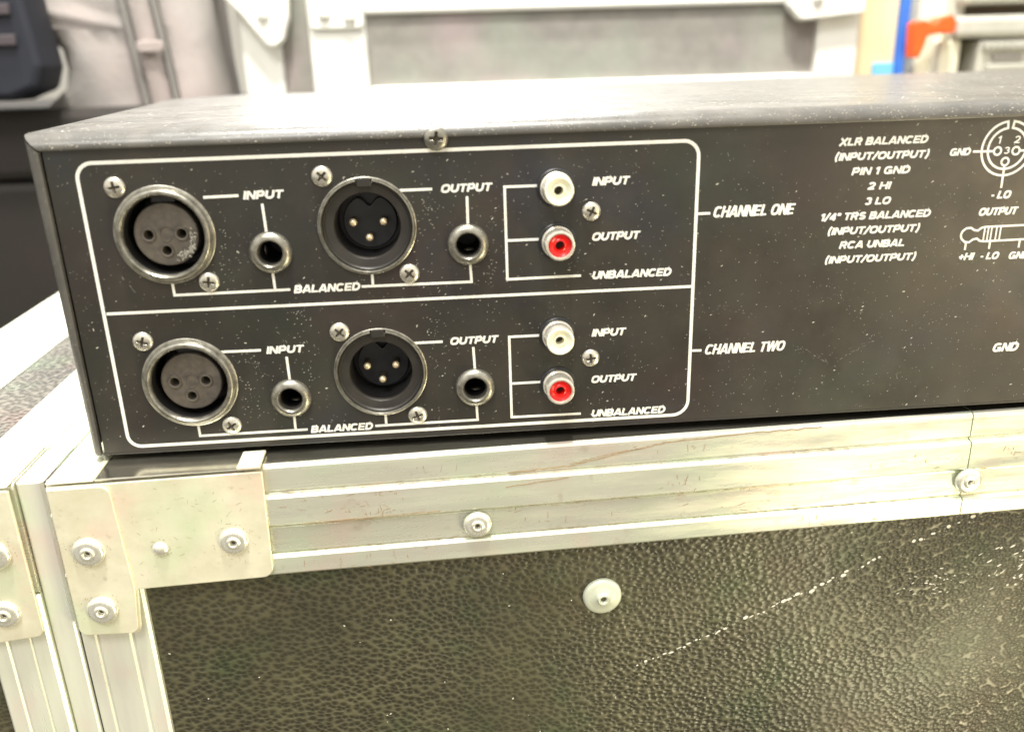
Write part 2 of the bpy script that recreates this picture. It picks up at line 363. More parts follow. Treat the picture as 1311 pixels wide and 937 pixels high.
def text_me(s, x0, z0, x1, h, y=-.07, pen=.225, shear=.24, gap=.11):
    tot = 0
    for ch in s: tot += GL[ch][0] + gap
    tot -= gap
    kx = (x1 - x0 - shear*h) / tot; pen *= h
    bm = bmesh.new(); cur = 0; q = 0
    for ch in s:
        wd, strokes = GL[ch]
        for closed, pts in strokes:
            P = [(x0 + (cur + u)*kx + shear*h*v, z0 + v*h) for u, v in pts]
            p_ = pen * (.82 if len(pts) == 2 and abs(pts[0][1]-pts[1][1]) < .05 else 1.0)
            if not closed:   # square off at cap height and base line
                pass
            me = strip_me(P, p_, y=y - .0035*q, closed=bool(closed), th=.045); q = (q + 1) % 5
            bm.from_mesh(me); bpy.data.meshes.remove(me)
        cur += wd + gap
    me = bpy.data.meshes.new('lettering'); bm.to_mesh(me); bm.free(); return me
def dup(root):
    """a thing or part with its children"""
    c = root.copy(); COL.objects.link(c)
    for ch in list(root.children):
        d = dup(ch); d.parent = c
    return c

# ------------------------------------------------------------------ setting
def structure(name, me, m):
    o = link(name, me, m); o['kind'] = 'structure'; return o
structure('floor', mesh('floor', [(-9000,-6000,-620),(9000,-6000,-620),(9000,9000,-620),(-9000,9000,-620)], [(0,1,2,3)]), M_floor)
structure('wall', box_me(-4000, 5000, 2600, 2700, -619, 1800), M_wall)

# ------------------------------------------------------------------ the flight case underneath
case = thing('flight_case', 'scuffed flight case with aluminium rails and dark leatherette panel under the black audio unit', 'flight case',
             (0, -9.9, -3), R(2.1))
XR = 560
def extrude_prof(prof, a, b, axis):
    vs = []; n = len(prof)
    for t in (a, b):
        for u, v in prof:
            vs.append((t, u, v) if axis == 'x' else ((v, u, t) if axis == 'z' else (v, t, u)))
    fs = [(i, (i+1) % n, n + (i+1) % n, n + i) for i in range(n)] + [tuple(range(n)), tuple(range(n, 2*n))]
    return mesh('extrusion', vs, fs)
# front rail, cut in two lengths at the joint
pf = [(26,0),(1.4,0),(0.5,-0.3),(0.05,-1.1),(0,-2),(0,-8.0),(0.5,-8.5),(0.5,-9.1),(-0.9,-9.6),(-1.3,-10.2),(-1.3,-18.6),(-0.9,-19.1),(0.3,-19.3),
      (0.3,-19.9),(-0.1,-20.3),(-0.1,-28.4),(0.4,-28.8),(-0.9,-29.3),(-1.3,-29.9),(-1.3,-35.0),(-0.7,-35.7),(1.2,-35.8),(26,-35.8)]
for a, b in ((-12.4, 264.3), (264.7, XR)):
    o = link('front_rail', extrude_prof(pf, a, b, 'x'), M_alu, case)
    o.data.materials.append(M_polish)
    for e in o.data.polygons:
        e.use_smooth = False
        if e.normal.z > .95 and e.center.z > -.0004: e.material_index = 1
# upright rails of the body and of the lid, and the tongue between them
def upright(name, cuts, x0, x1, z0, z1, y=0.0):
    pr_ = [(24, x0), (y + .8, x0), (y, x0 + .8)]
    for c, w, d in cuts: pr_ += [(y, c - w), (y + d, c - w * .4), (y + d, c + w * .4), (y, c + w)]
    pr_ += [(y, x1 - .8), (y + .8, x1), (24, x1)]
    return link(name, extrude_prof(pr_, z0, z1, 'z'), M_alv, case)
upright('body_upright_rail', [(-7.8, .7, .5), (2.3, .9, .6)], -12.4, 8.0, -616, -35.85, -0.6)
upright('tongue_strip', [], -20.8, -13.4, -616, -0.3, 0.5)
upright('lid_upright_rail', [(-33, .7, .5), (-26.5, .5, .4)], -38.6, -21.2, -616, -35.85, -0.6)
link('lid_front_rail', extrude_prof([(26,0),(1.4,0),(.4,-.6),(0,-1.6),(0,-35),(1,-35.8),(26,-35.8)], -96, -21.2, 'x'), M_alu, case)
box('seam_gasket', (-13.35, -12.45, 1.5, 10, -616, -0.5), M_slot, case)
# leatherette panels
box('front_panel', (8.1, XR, 1.6, 14, -616, -35.9), M_vinyl, case)
box('lid_front_panel', (-95, -38.7, 1.6, 14, -616, -35.9), M_vinyl, case)
# top side: rails running back, leatherette between
def top_rail(name, x0, x1, cuts, y0=26.1, y1=470, z=0.0):
    pr_ = [(-20, x0), (z - .8, x0), (z, x0 + .8)]
    for c, w, d in cuts: pr_ += [(z, c - w), (z - d, c - w*.4), (z - d, c + w*.4), (z, c + w)]
    pr_ += [(z, x1 - .8), (z - .8, x1), (-20, x1)]
    return link(name, extrude_prof(pr_, y0, y1, 'y'), M_alv, case)
top_rail('top_rail', -12.5, 28, [(-7.5, .6, .5)])
box('top_tongue_strip', (-20.9, -13.3, 3.2, 470, -14, -0.5), M_alv, case, bev=.3)
top_rail('lid_top_rail', -40, -21.3, [(-31, .6, .5)])
box('lid_top_panel', (-61, -40.1, 26.1, 470, -14, -1.2), M_vinyl_top, case)
top_rail('lid_outer_rail', -96, -61.1, [(-87, .7, .5), (-70, .7, .5)])
box('top_panel', (28.1, XR, 26.1, 470, -14, -1.2), M_vinyl, case)
# pressed steel corner plates
def corner_plate(pts, rad, y0, y1, name='corner_plate', m=M_plate, bev=.3):
    o = link(name, curve_plate([rounded(pts, rad)], y0, y1, bev), m, case); sm(o, 50); return o
corner_plate([(-11.6,-0.6),(47.4,-0.6),(46.6,-35.2),(7.6,-35.6),(6.0,-50.6),(-11.6,-49.6)], [.4, .8, 3.2, .3, 2.6, 2.6], -2.5, -1.35)
corner_plate([(-11.3,-1.0),(5.4,-1.0),(6.9,-35.0),(5.4,-50.1),(-11.2,-49.2)], [.4, 3.0, .6, 2.4, 2.4], -3.2, -2.45, 'corner_plate_fold')
corner_plate([(-95,-0.6),(-21.6,-0.6),(-21.4,-48.6),(-38.8,-49.9),(-38.9,-36.2),(-95,-36.2)], [.4, .8, 2.6, 2.6, .4, .4], -2.5, -1.35, 'lid_corner_plate')
corner_plate([(-95.5,-0.2),(-21.8,-0.2),(-21.8,26),(-95.5,26)], .4, 0, 0.9, 'x')  # replaced below by the folded tops
bpy.data.objects.remove([o for o in case.children if o.name.startswith('x')][0])
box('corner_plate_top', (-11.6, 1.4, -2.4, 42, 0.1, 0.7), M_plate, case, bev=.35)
box('corner_plate_shadow_top', (1.5, 47.0, -2.4, 42, 0.1, 0.7), M_polish, case, bev=.35)  # split at the shadow edge; this part imitates the unit's cast shadow
box('lid_corner_plate_top', (-95, -21.7, -2.4, 25, 0.1, 0.7), M_plate, case, bev=.35)
box('plate_tab', (40.5, 47.2, -2.9, 8, 0.4, 1.5), M_plate, case, bev=.4)
# rivets
riv_prof = [(0.001,-.35),(.75,-.35),(.95,-.6),(1.0,-1.55),(1.25,-1.8),(1.75,-1.75),(2.05,-1.25),(2.3,-1.2),(3.1,-1.35),(3.9,-1.1),(4.4,-.55),(4.6,0.1)]
riv_me = lathe_me(riv_prof, 40); riv_me.materials.append(M_rivet)
riv_me.polygons.foreach_set('use_smooth', [True]*len(riv_me.polygons))
hole_me = lathe_me([(0.001,-.5),(.72,-.5),(.8,-.3)], 16); hole_me.materials.append(M_slot)
def rivet(x, z, y, k=1.0, tilt=0.0):
    o = link('rivet', riv_me, None, case, (x, y, z)); o.scale = (k, 1, k); o.rotation_euler = (tilt, 0, random.uniform(-.06, .06))
    h = link('rivet_hole', hole_me, None, o, (0, -.02, 0)); return o
rivet(-3.6, -21.4, -3.2); rivet(-3.4, -41.0, -3.2, .98); rivet(36.7, -22.1, -2.5, .92); rivet(-29.3, -20.4, -2.5); rivet(-30.6, -39.9, -2.5, .95)
rivet(108.0, -24.2, -1.0, .93); rivet(265.6, -23.2, -1.0, .95)
lathe('small_rivet', [(0.001,-1.2),(.9,-1.1),(1.8,-.7),(2.4,0.1)], M_rivet, case, (15.9, -2.5, -22.8), 24)
w = lathe('panel_washer', [(0.001,-1.9),(.7,-1.9),(.95,-2.5),(1.2,-3.0),(1.7,-3.05),(2.1,-2.4),(2.5,-2.1),(4.8,-1.6),(5.7,-1.5),(6.2,-1.0),(6.3,0)], M_washer, case, (147.1, 1.6, -55.3), 48)
link('washer_hole', hole_me, None, w, (0, -1.85, 0))
# scratches and stains with their own shape
def sliver(bm, c, L, wd, ang, y, th=.03, plane='xz'):
    ca, sa = math.cos(ang), math.sin(ang)
    def T(u, v): return (c[0] + u*ca - v*sa, c[1] + u*sa + v*ca)
    pts = [T(-L/2, 0), T(-L*.2, -wd/2), T(L*.3, -wd*.4), T(L/2, 0), T(L*.2, wd/2), T(-L*.3, wd*.45)]
    if plane == 'xz': vs = [bm.verts.new(Vector((p[0], y, p[1]))*S) for p in pts]; t = bm.verts.new(Vector((c[0], y - th, c[1]))*S)
    else: vs = [bm.verts.new(Vector((p[0], p[1], y))*S) for p in pts]; t = bm.verts.new(Vector((c[0], c[1], y + th))*S)
    for i in range(6): bm.faces.new((vs[i], vs[(i+1) % 6], t))
def bm_obj(name, bm, m, parent, stuff=True):
    me = bpy.data.meshes.new(name); bm.to_mesh(me); bm.free()
    o = link(name, me, m, parent)
    if stuff: o['kind'] = 'stuff'
    return o
bm = bmesh.new()
def trail(p0, p1, n, jit, L, wd, y, ang=None, keep=1.0):
    d = Vector(p1) - Vector(p0); a = math.atan2(d.y, d.x) if ang is None else ang
    for i in range(n):
        if random.random() > keep: continue
        q = Vector(p0) + d * ((i + random.uniform(-.3, .3)) / n)
        sliver(bm, (q.x + random.gauss(0, jit), q.y + random.gauss(0, jit)), L*random.uniform(.5, 1.4), wd*random.uniform(.5, 1.3), a + random.gauss(0, .25), y)
trail((160, -84), (192, -72), 15, .25, 1.5, .75, 1.52, keep=.95); trail((196, -70), (243, -50), 22, .3, 1.7, 1.05, 1.5, keep=.85)
trail((252, -46), (285, -33), 15, .4, 1.6, 1.0, 1.5, keep=.75); trail((160, -84), (285, -34), 90, .9, .5, .2, 1.55, keep=.6)
for _ in range(45):
    x = random.uniform(10, 310); z = random.uniform(-130, -40)
    sliver(bm, (x, z), random.uniform(.3, .9), random.uniform(.2, .5), random.uniform(0, 3), 1.55)
for _ in range(60):
    sliver(bm, (random.gauss(292, 7), random.gauss(-58, 6)), random.uniform(.5, 2.2), random.uniform(.2, .7), random.gauss(.5, .4), 1.55)
for _ in range(30):
    sliver(bm, (random.gauss(262, 6), random.gauss(-62, 3)), random.uniform(.5, 1.6), random.uniform(.2, .5), random.gauss(.2, .4), 1.55)
bm_obj('scuff_marks', bm, M_chalk, case)
def wobble_line(name, pts, wd, y, m, sub=10, amp=.25):
    P = []
    for a, b in zip(pts, pts[1:]):
        for k in range(sub):
            t = k / sub; P.append((a[0]+(b[0]-a[0])*t + random.gauss(0, amp), a[1]+(b[1]-a[1])*t + random.gauss(0, amp*.5)))
    P.append(pts[-1])
    return link(name, strip_me(P, wd, y, th=.04), m, case)
wobble_line('long_scratch', [(118,-8.2),(136,-7.6),(150,-5.0),(166,-2.3),(196,-1.1),(215,-1.0)], .35, -.06, M_rust)
wobble_line('long_scratch', [(137,-7.0),(150,-4.2),(160,-3.6)], .22, -.06, M_rust)
wobble_line('scratch', [(117,-12.3),(136,-10.6)], .3, -1.36, M_rust, 6)
wobble_line('scratch', [(56,-19.0),(82,-18.6),(97,-18.4)], .3, -1.36, M_rust, 8, .12)
bm = bmesh.new()
for (cx, cz, n_, sx_, sz_, y) in [(80,-14,26,4,3,-1.33),(60,-14,14,6,2,-1.33),(92,-5,6,3,1.5,-.03),(170,-15,12,3,2.6,-1.33),(250,-14,16,10,2,-1.33),
                               (75,-32.5,14,9,1.6,-1.33),(200,-24,14,12,2.4,-.13),(125,-24,10,10,2,-.13),(165,-4.5,10,12,1.6,-.03),(280,-15,10,5,1.6,-1.33),(230,-33,10,20,1.5,-1.33)]:
    for _ in range(n_):
        vertical = random.random() < .5
        sliver(bm, (random.gauss(cx, sx_), max(min(random.gauss(cz, sz_), cz+3.5), cz-3.5)), random.uniform(.6, 3.0), random.uniform(.1, .3), (1.57 if vertical else 0) + random.gauss(0, .3), y)
for cx, cz, y in ((-3.6,-21.4,-3.22),(-3.4,-41,-3.22),(36.7,-22.1,-2.52),(15.9,-22.8,-2.52),(-29.3,-20.4,-2.52),(108,-24.2,-.14),(265.6,-23.2,-.14)):
    for _ in range(26):
        a = random.uniform(0, 6.28); rr = random.uniform(4.6, 6.2) if cx != 15.9 else random.uniform(2.4, 3.4)
        sliver(bm, (cx + rr*math.cos(a), cz + rr*math.sin(a)), random.uniform(.2, .9), random.uniform(.06, .18), a + 1.57 + random.gauss(0, .4), y, .02)
for _ in range(70):
    sliver(bm, (random.uniform(-10, 45), random.uniform(-34, -2)), random.uniform(.3, 2.2), random.uniform(.05, .12), random.gauss(.1, .8), -2.52, .015)
for _ in range(260):
    sliver(bm, (random.uniform(48, 300), random.choice((-9.0, -19.6, -28.9)) + random.gauss(0, .25)), random.uniform(.5, 3.5), random.uniform(.08, .22), random.gauss(0, .05), random.choice((.45, -.1)) if False else -.12, .02)
bm_obj('rail_scrapes', bm, M_rust, case)

# ------------------------------------------------------------------ the audio unit
unit = thing('audio_unit', 'black rack audio unit showing its rear panel of round sockets, lying on the flight case', 'audio unit')
XE = 505
XLRF = [(28.1, 62.9), (28.3, 20.6)]; XLRM = [(82.0, 63.0), (82.3, 20.7)]
JACK = [(55.4, 57.0), (109.2, 56.8), (56.0, 14.3), (109.3, 14.5)]
RCA = [(133.9, 71.3), (134.1, 56.5), (133.8, 29.3), (133.8, 14.1)]
holes = [circle(x, z, 10.75, 64) for x, z in XLRF] + [circle(x, z, 11.9, 64) for x, z in XLRM] + [circle(x, z, 3.6, 32) for x, z in JACK] + [circle(x, z, 3.9, 32) for x, z in RCA]
o = link('rear_panel', curve_plate([[(0.75, 0.2), (XE, 0.2), (XE, 86.2), (0.75, 86.2)]] + holes, 0.0, 1.4), M_panel, unit)
# cover: folded front lip, top sheet, side sheet, mitred with a narrow gap
lip = [(-0.9, -0.1), (-1.1, 0.35), (-0.85, 1.5), (0.0, 2.7), (1.3, 3.5), (3.0, 4.0), (6.0, 4.15)]   # (y, offset outward)
g = 0.18
vs = []; n = len(lip)
for y, o_ in [( .6, -.1)] + lip: vs.append((-o_ + g, y, 86 + o_))
for y, o_ in [( .6, -.1)] + lip: vs.append((XE, y, 86 + o_))
k = n + 1
fs = [(i, i+1, k+i+1, k+i) for i in range(k-1)]
b0 = len(vs)
vs += [(-48, 284, 90.15), (-22, 334, 90.15), (XE, 332, 90.15)]
fs += [(k-1, b0, b0+1, b0+2, 2*k-1)]
vs += [(-48, 284, 60), (-22, 334, 0), (XE, 332, 0)]
fs += [(b0+1, b0+2, b0+5, b0+4)]
me = bpy.data.meshes.new('cover'); me.from_pydata([Vector(v)*S for v in vs], [], fs); me.update()
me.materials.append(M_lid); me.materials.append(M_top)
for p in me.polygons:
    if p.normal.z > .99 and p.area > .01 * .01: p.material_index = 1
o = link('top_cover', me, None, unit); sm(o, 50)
vs = []
for y, o_ in [(.6, -.1)] + lip: vs.append((-o_, y, 86 + o_ - g - .1))
for y, o_ in [(.6, -.1)] + lip: vs.append((-o_ * .72, y, 0.0))
fs = [(i, i+1, k+i+1, k+i) for i in range(k-1)]
b0 = len(vs)
vs += [(-48, 284, 89.9), (-40, 284, 0), (-22, 334, 89.9), (-22, 334, 0)]
fs += [(k-1, b0, b0+1, 2*k-1), (b0, b0+2, b0+3, b0+1)]
me = bpy.data.meshes.new('side'); me.from_pydata([Vector(v)*S for v in vs], [], fs); me.update()
o = link('side_cover', me, M_lid, unit); sm(o, 50)
box('inner_frame', (0.6, XE - 1, 20, 320, 0.8, 84), M_deep, unit)
box('panel_bottom_fold', (0.2, XE, 0.0, 320, -0.5, 0.15), M_panel, unit, bev=.15)
for x, y in ((30, 60), (470, 60), (30, 290), (470, 290)):
    lathe('rubber_foot', [(0.001, -1.25), (7, -1.25), (7.5, 1.2)], M_black, unit, (x, y, -1.75), 24).rotation_euler = (R(90), 0, 0)

# printed border and lines
brd = rounded([(8.3, 82.4), (173.2, 82.5), (173.2, 2.0), (8.1, 1.8)], [4.2, 4.2, 4.6, 3.6], 8)
link('printed_border', strip_me(brd, 0.95, closed=True), M_print, unit)
link('printed_divider', strip_me([(8.9, 41.9), (172.7, 41.8)], 0.8, y=-.065), M_print, unit)
LINES = [[(39.6,72.5),(48.8,72.6)],[(54.7,70.2),(54.9,61.8)],[(55.2,51.6),(55.3,46.7)],[(27.9,50.3),(28.0,46.3),(59.4,46.4)],
 [(79.0,46.3),(109.7,46.2),(109.5,51.4)],[(82.2,50.2),(82.2,46.6)],[(91.4,72.3),(100.2,72.3)],[(109.5,70.0),(109.4,61.8)],
 [(129.2,72.1),(119.8,72.1),(119.8,46.4),(140.7,46.5)],[(120.2,57.4),(129.2,57.4)],
 [(38.2,29.3),(49.2,29.2)],[(56.1,26.9),(56.2,19.2)],[(56.2,9),(56.1,4.3)],[(28.5,7.9),(28.6,4.0),(59.6,4.1)],
 [(79.3,4.0),(109.6,4.1),(109.5,9.3)],[(82.6,8.1),(82.6,4.5)],[(92.0,29.0),(100.6,29.0)],[(109.3,26.9),(109.5,19.6)],
 [(129.0,29.4),(119.8,29.4),(119.8,4.3),(140.6,4.2)],[(120.2,15.0),(129.0,15.0)],
 [(173.6,62.6),(177.2,62.6)],[(173.6,22.3),(176.6,22.2)]]
for L in LINES: link('printed_line', strip_me(L, 0.72, y=-.07), M_print, unit)
# wiring diagram of the connector at the right edge
dia = []
def arc(cx, cz, r_, a0, a1, n_=32): return [(cx + r_*math.cos(R(a0+(a1-a0)*i/n_)), cz + r_*math.sin(R(a0+(a1-a0)*i/n_))) for i in range(n_+1)]
CX, CZ = 261.2, 77.2
ring = arc(CX, CZ, 7.4, 97, 443) + arc(CX, CZ, 5.6, 443, 97)
link('printed_ring', strip_me(ring, .62, closed=True, y=-.075), M_print, unit)
for px, pz in ((258.5, 76.6), (263.9, 76.5), (261.2, 73.6)): link('printed_pin_ring', strip_me(circle(px, pz, 1.05, 24), .55, closed=True), M_print, unit)
for L in ([(251.3,76.7),(257.4,76.6)], [(265.0,76.5),(272.4,76.5)], [(261.2,72.5),(261.3,66.3)]): link('printed_line', strip_me(L, .62, y=-.08), M_print, unit)
plug = [(251.4,53.2),(251.8,54.3),(252.8,55.1),(254.2,55.2),(255.3,54.5),(256.4,54.3),(257.4,55.1),(258.5,55.3),(285,55.4)]
plug2 = [(251.4,53.2),(251.8,52.1),(252.8,51.2),(254.2,51.0),(255.3,51.8),(256.4,52.0),(257.4,51.3),(258.5,51.1),(285,51.3)]
link('printed_line', strip_me(plug, .6), M_print, unit); link('printed_line', strip_me(plug2, .6, y=-.075), M_print, unit)
for x in (258.4, 259.5, 260.5, 262.0, 263.2): link('printed_line', strip_me([(x, 55.2), (x, 51.2)], .45, y=-.08), M_print, unit)
for x in (253.3, 260.6, 269.6): link('printed_line', strip_me([(x, 51.1), (x, 48.8)], .6, y=-.085), M_print, unit)
TEXTS = [('INPUT',49.9,71.5,60.8,2.2),('OUTPUT',102.4,71.2,116.6,2.2),('BALANCED',60.3,45.3,78.9,2.2),('INPUT',50.6,28.0,61.4,2.2),('OUTPUT',102.6,27.9,116.8,2.2),
 ('BALANCED',60.4,2.95,78.9,2.2),('INPUT',143.8,71.5,154.4,2.25),('OUTPUT',143.7,56.3,157.6,2.25),('UNBALANCED',143.8,45.3,167.0,2.25),
 ('INPUT',143.8,28.2,154.0,2.25),('OUTPUT',143.6,13.8,157.4,2.25),('UNBALANCED',143.7,2.9,166.6,2.25),('CHANNEL ONE',177.9,61.3,201.7,3.15),('CHANNEL TWO',177.5,20.8,202.2,3.15),
 ('XLR BALANCED',212.4,79.6,238.1,2.05),('(INPUT/OUTPUT)',211.5,75.6,238.9,2.05),('PIN 1 GND',216.8,71.5,234.0,2.05),('2 HI',221.8,67.3,228.9,2.05),('3 LO',221.5,63.1,229.4,2.05),
 ('1/4" TRS BALANCED',209.0,59.0,241.7,2.1),('(INPUT/OUTPUT)',211.5,54.9,239.0,2.1),('RCA UNBAL',215.4,50.8,235.2,2.1),('(INPUT/OUTPUT)',211.5,46.6,239.0,2.1),
 ('GND',244.5,75.8,250.9,1.95),('- LO',258.5,63.3,264.8,2.2),('OUTPUT',255.7,58.6,267.6,2.2),('+HI',251.6,45.8,256.6,2.1),('- LO',258.2,45.7,264.2,2.1),('GND',266.9,45.5,273.6,2.1),('GND',266.8,16.8,275.4,2.7),
 ('1',258.0,78.6,259.3,2.1),('2',262.8,78.5,264.8,2.1),('3',260.3,75.7,262.2,2.0)]
for s, x0, z0, x1, h in TEXTS:
    if s in '123': me = text_me(s, x0, z0, x1, h, pen=.17, shear=.12)
    else: me = text_me(s, x0, z0, x1, h, pen=(.215 if s.startswith('CHANNEL') else .28), shear=.26, gap=(.10 if s.startswith('CHANNEL') else .085))
    o = link('printed_text', me, M_print, unit)
    o['label'] = 'white slanted lettering reading ' + s

# screws: turned head with a real cross recess
def screw_me(rr=2.8, h=1.1):
    vs, fs, mi = [], [], []
    NR, NA = 22, 72
    def H(r_, a):
        base = -h * math.sqrt(max(0, 1 - (r_/rr)**2.6)) - .05
        d = 0
        for q in range(4):
            b = a - q*math.pi/2
            u, v = r_*math.cos(b), r_*math.sin(b)
            wd = .42 * (1 - .25*max(0, u)/1.6)
            if -0.2 < u < 1.55 and abs(v) < wd: d = max(d, .8*(1 - .45*max(0,u)/1.55))
        if r_ < .62: d = max(d, .95)
        return base + d, d > 0
    idx = {}
    vs.append((0, H(0, 0)[0], 0))
    dark = {0: True}
    for i in range(1, NR+1):
        r_ = rr * i / NR
        for j in range(NA):
            a = 2*math.pi*j/NA; y, dk = H(r_, a); vs.append((r_*math.cos(a), y, r_*math.sin(a))); dark[len(vs)-1] = dk
    ix = lambda i, j: 1 + (i-1)*NA + j % NA
    for j in range(NA): fs.append((0, ix(1, j), ix(1, j+1)))
    for i in range(1, NR):
        for j in range(NA): fs.append((ix(i, j), ix(i+1, j), ix(i+1, j+1), ix(i, j+1)))
    me = bpy.data.meshes.new('screw'); me.from_pydata([Vector(v)*S for v in vs], [], fs); me.update()
    me.materials.append(M_steelb); me.materials.append(M_slot)
    for p in me.polygons:
        p.use_smooth = True
        if sum(dark[v] for v in p.vertices) >= len(p.vertices) - 0: p.material_index = 1
    bm = bmesh.new(); bm.from_mesh(me); bmesh.ops.recalc_face_normals(bm, faces=bm.faces)
    for e in bm.edges:
        if len(e.link_faces) == 2 and e.calc_face_angle(0) > R(45): e.smooth = False
    bm.to_mesh(me); bm.free()
    return me
scr_me = screw_me()
SCREWS = [(17.3,76.0),(37.8,49.6),(71.2,76.8),(92.5,49.4),(17.3,33.5),(38.1,6.8),(71.7,33.4),(92.0,6.7),(143.6,64.5),(143.5,21.7),(340,70),(440,70)]
for i, (x, z) in enumerate(SCREWS):
    o = link('screw', scr_me, None, unit, (x, -.02, z)); o.rotation_euler = (0, random.uniform(0, 1.57), 0)
    o.scale = (1.0, 1, 1.0) if i < 8 else (.95, 1, .95)
scr2 = scr_me.copy(); scr2.materials[0] = M_nickel
o = link('cover_screw', scr2, None, unit, (102.0, -1.0, 85.6)); o.scale = (1.14, 1.1, 1.14); o.rotation_euler = (0, .1, 0)

# sockets -----------------------------------------------------------
def moulded_disc(r_, holes_, y0, y1, bev=.25):
    return curve_plate([circle(0, 0, r_, 64)] + [circle(x, z, h, 20) for x, z, h in holes_], y0, y1, bev)
def xlr_female(x, z, dirty):
    t = bpy.data.objects.new('balanced_input_socket', None); COL.objects.link(t); t.parent = unit; t.location = Vector((x, 0, z))*S
    t.empty_display_size = .01
    lathe('socket_flange', [(10.6, -.2), (10.6, -.9), (10.75, -1.5), (11.2, -1.95), (11.8, -2.0), (12.2, -1.75), (12.45, -1.0), (12.6, -.55), (13.0, -.5), (13.3, -.3), (13.35, .0)], M_nickel, t, seg=96)
    lathe('socket_recess', [(10.62, -.25), (10.62, 13), (0.001, 13)], M_deep, t)
    pins = [(-4.5, .2, 1.35), (4.2, .2, 1.35), (-0.3, -4.2, 1.3)]
    ins = link('socket_insert', moulded_disc(8.55, pins, 1.2, 12.9, .5), M_insert, t, (-.1, 0, -.1)); sm(ins, 45)
    for px, pz, h in pins:
        lathe('contact_rim', [(h-.02, 2.2), (h-.02, .75), (h+.12, .7), (h+.42, .68), (h+.6, .95), (h+.65, 1.25)], M_insert, t, (px-.1, 0, pz-.1), 28)
        lathe('contact_tube', [(h-.05, 2.6), (h*.8, 2.9), (h*.75, 9), (.001, 9)], M_slot, t, (px-.1, 0, pz-.1), 20)
    # latch tongue at the top and moulded relief in the middle
    box('latch_tongue', (-3.2, 3.2, 2.5, 9, 8.2, 10.3), M_black, t, bev=.4)
    link('moulded_relief', strip_me(arc(0, 0.6, 1.7, 20, 200, 12), .35, y=.95, th=.35), M_insert, t)
    link('moulded_relief', strip_me(arc(-.1, -.6, 1.2, 190, 350, 10), .35, y=.95, th=.35), M_insert, t)
    if dirty:
        bm = bmesh.new()
        for _ in range(70):
            a = random.gauss(-.75, .30); rr = random.gauss(7.3, .55)
            if rr > 8.5: continue
            sliver(bm, (rr*math.cos(a), rr*math.sin(a)), random.uniform(.3, 1.2), random.uniform(.2, .6), a + 1.57 + random.gauss(0, .5), 1.18, .25)
        for _ in range(14):
            sliver(bm, (random.gauss(6.9, .5), random.gauss(-.4, .9)), random.uniform(.3, .9), random.uniform(.2, .5), random.uniform(0, 3), 1.18, .2)
        bm_obj('lint', bm, M_dust, t)
    return t
def xlr_male(x, z):
    t = bpy.data.objects.new('balanced_output_plug', None); COL.objects.link(t); t.parent = unit; t.location = Vector((x, 0, z))*S
    t.empty_display_size = .01
    ga = R(9.5)
    o = link('outer_ring', lathe_me([(12.9, .1), (12.9, -.9), (12.75, -1.25), (12.45, -1.3), (12.25, -1.0), (12.2, .6)], 90, math.pi/2 + ga + R(0), math.pi*2.5 - ga - R(1)), M_nickel, t); sm(o)
    lathe('rim_lip', [(13.3, 0.0), (13.35, -.25), (13.1, -.4), (12.92, -.35)], M_nickel, t, seg=90)
    lathe('sleeve', [(12.1, .5), (12.1, -.2), (11.75, -.4), (11.45, -.1), (11.35, .35), (9.15, .6), (8.95, .85), (8.95, 2.3)], M_sleeve, t, seg=90)
    lathe('socket_barrel', [(8.96, 2.25), (8.96, 12.5)], M_deep, t, seg=60)
    box('key_block', (-2.0, 2.0, -.55, 1.4, 10.6, 12.95), M_sleeve, t, bev=.25)
    lathe('socket_floor', [(8.93, 12.4), (0.001, 12.4)], M_black, t)
    lobes = []
    for i in range(72):
        a = 2*math.pi*i/72; rr = 7.6
        d = abs((a - math.pi/2 + math.pi) % (2*math.pi) - math.pi)
        if d < .5: rr = 7.6 - 3.3 * (math.cos(d/.5*math.pi)+1)/2
        lobes.append((rr*math.cos(a), rr*math.sin(a)))
    o = link('plug_insert', curve_plate([lobes], 9.6, 12.3, .3), M_black, t, (.1, 0, -.2)); sm(o, 40)
    for px, pz in ((-4.3, .3), (4.1, .2), (-.1, -4.1)):
        pn = lathe('contact_pin', [(1.0, 5.35), (1.05, 6), (1.05, 9.7)], M_pinshade, t, (px, 0, pz), 20)
        tip = lathe('pin_tip', [(0.001, 4.35), (.55, 4.4), (.9, 4.7), (1.06, 5.1), (1.06, 5.4)], M_gold, t, (px, 0, pz), 20)
    return t
for i, (x, z) in enumerate(XLRF): xlr_female(x, z, i == 0)
for x, z in XLRM: xlr_male(x, z)
def jack(x, z, glint):
    t = bpy.data.objects.new('jack_socket', None); COL.objects.link(t); t.parent = unit; t.location = Vector((x, 0, z))*S
    t.empty_display_size = .01
    lathe('jack_ferrule', [(5.75, .05), (5.7, -.7), (5.35, -1.25), (4.9, -1.6), (4.3, -1.95), (3.75, -1.95), (3.4, -1.6), (3.25, -1.0), (3.22, 1.2)], M_nickel, t, seg=56)
    lathe('jack_barrel', [(3.24, 1.1), (3.24, 16), (0.001, 16)], M_deep, t, seg=32)
    sp_ = lathe('jack_spring', [(0.001,-.9),(.5,-.75),(.85,-.3),(.95,.2)], M_nickel, t, (-2.4 if glint else .3, 5, -.2 if glint else -2.4), 20)
    sp_.scale = (.5, 1, 1.6) if glint else (1.6, 1, .5)
for i, (x, z) in enumerate(JACK): jack(x, z, i == 0)
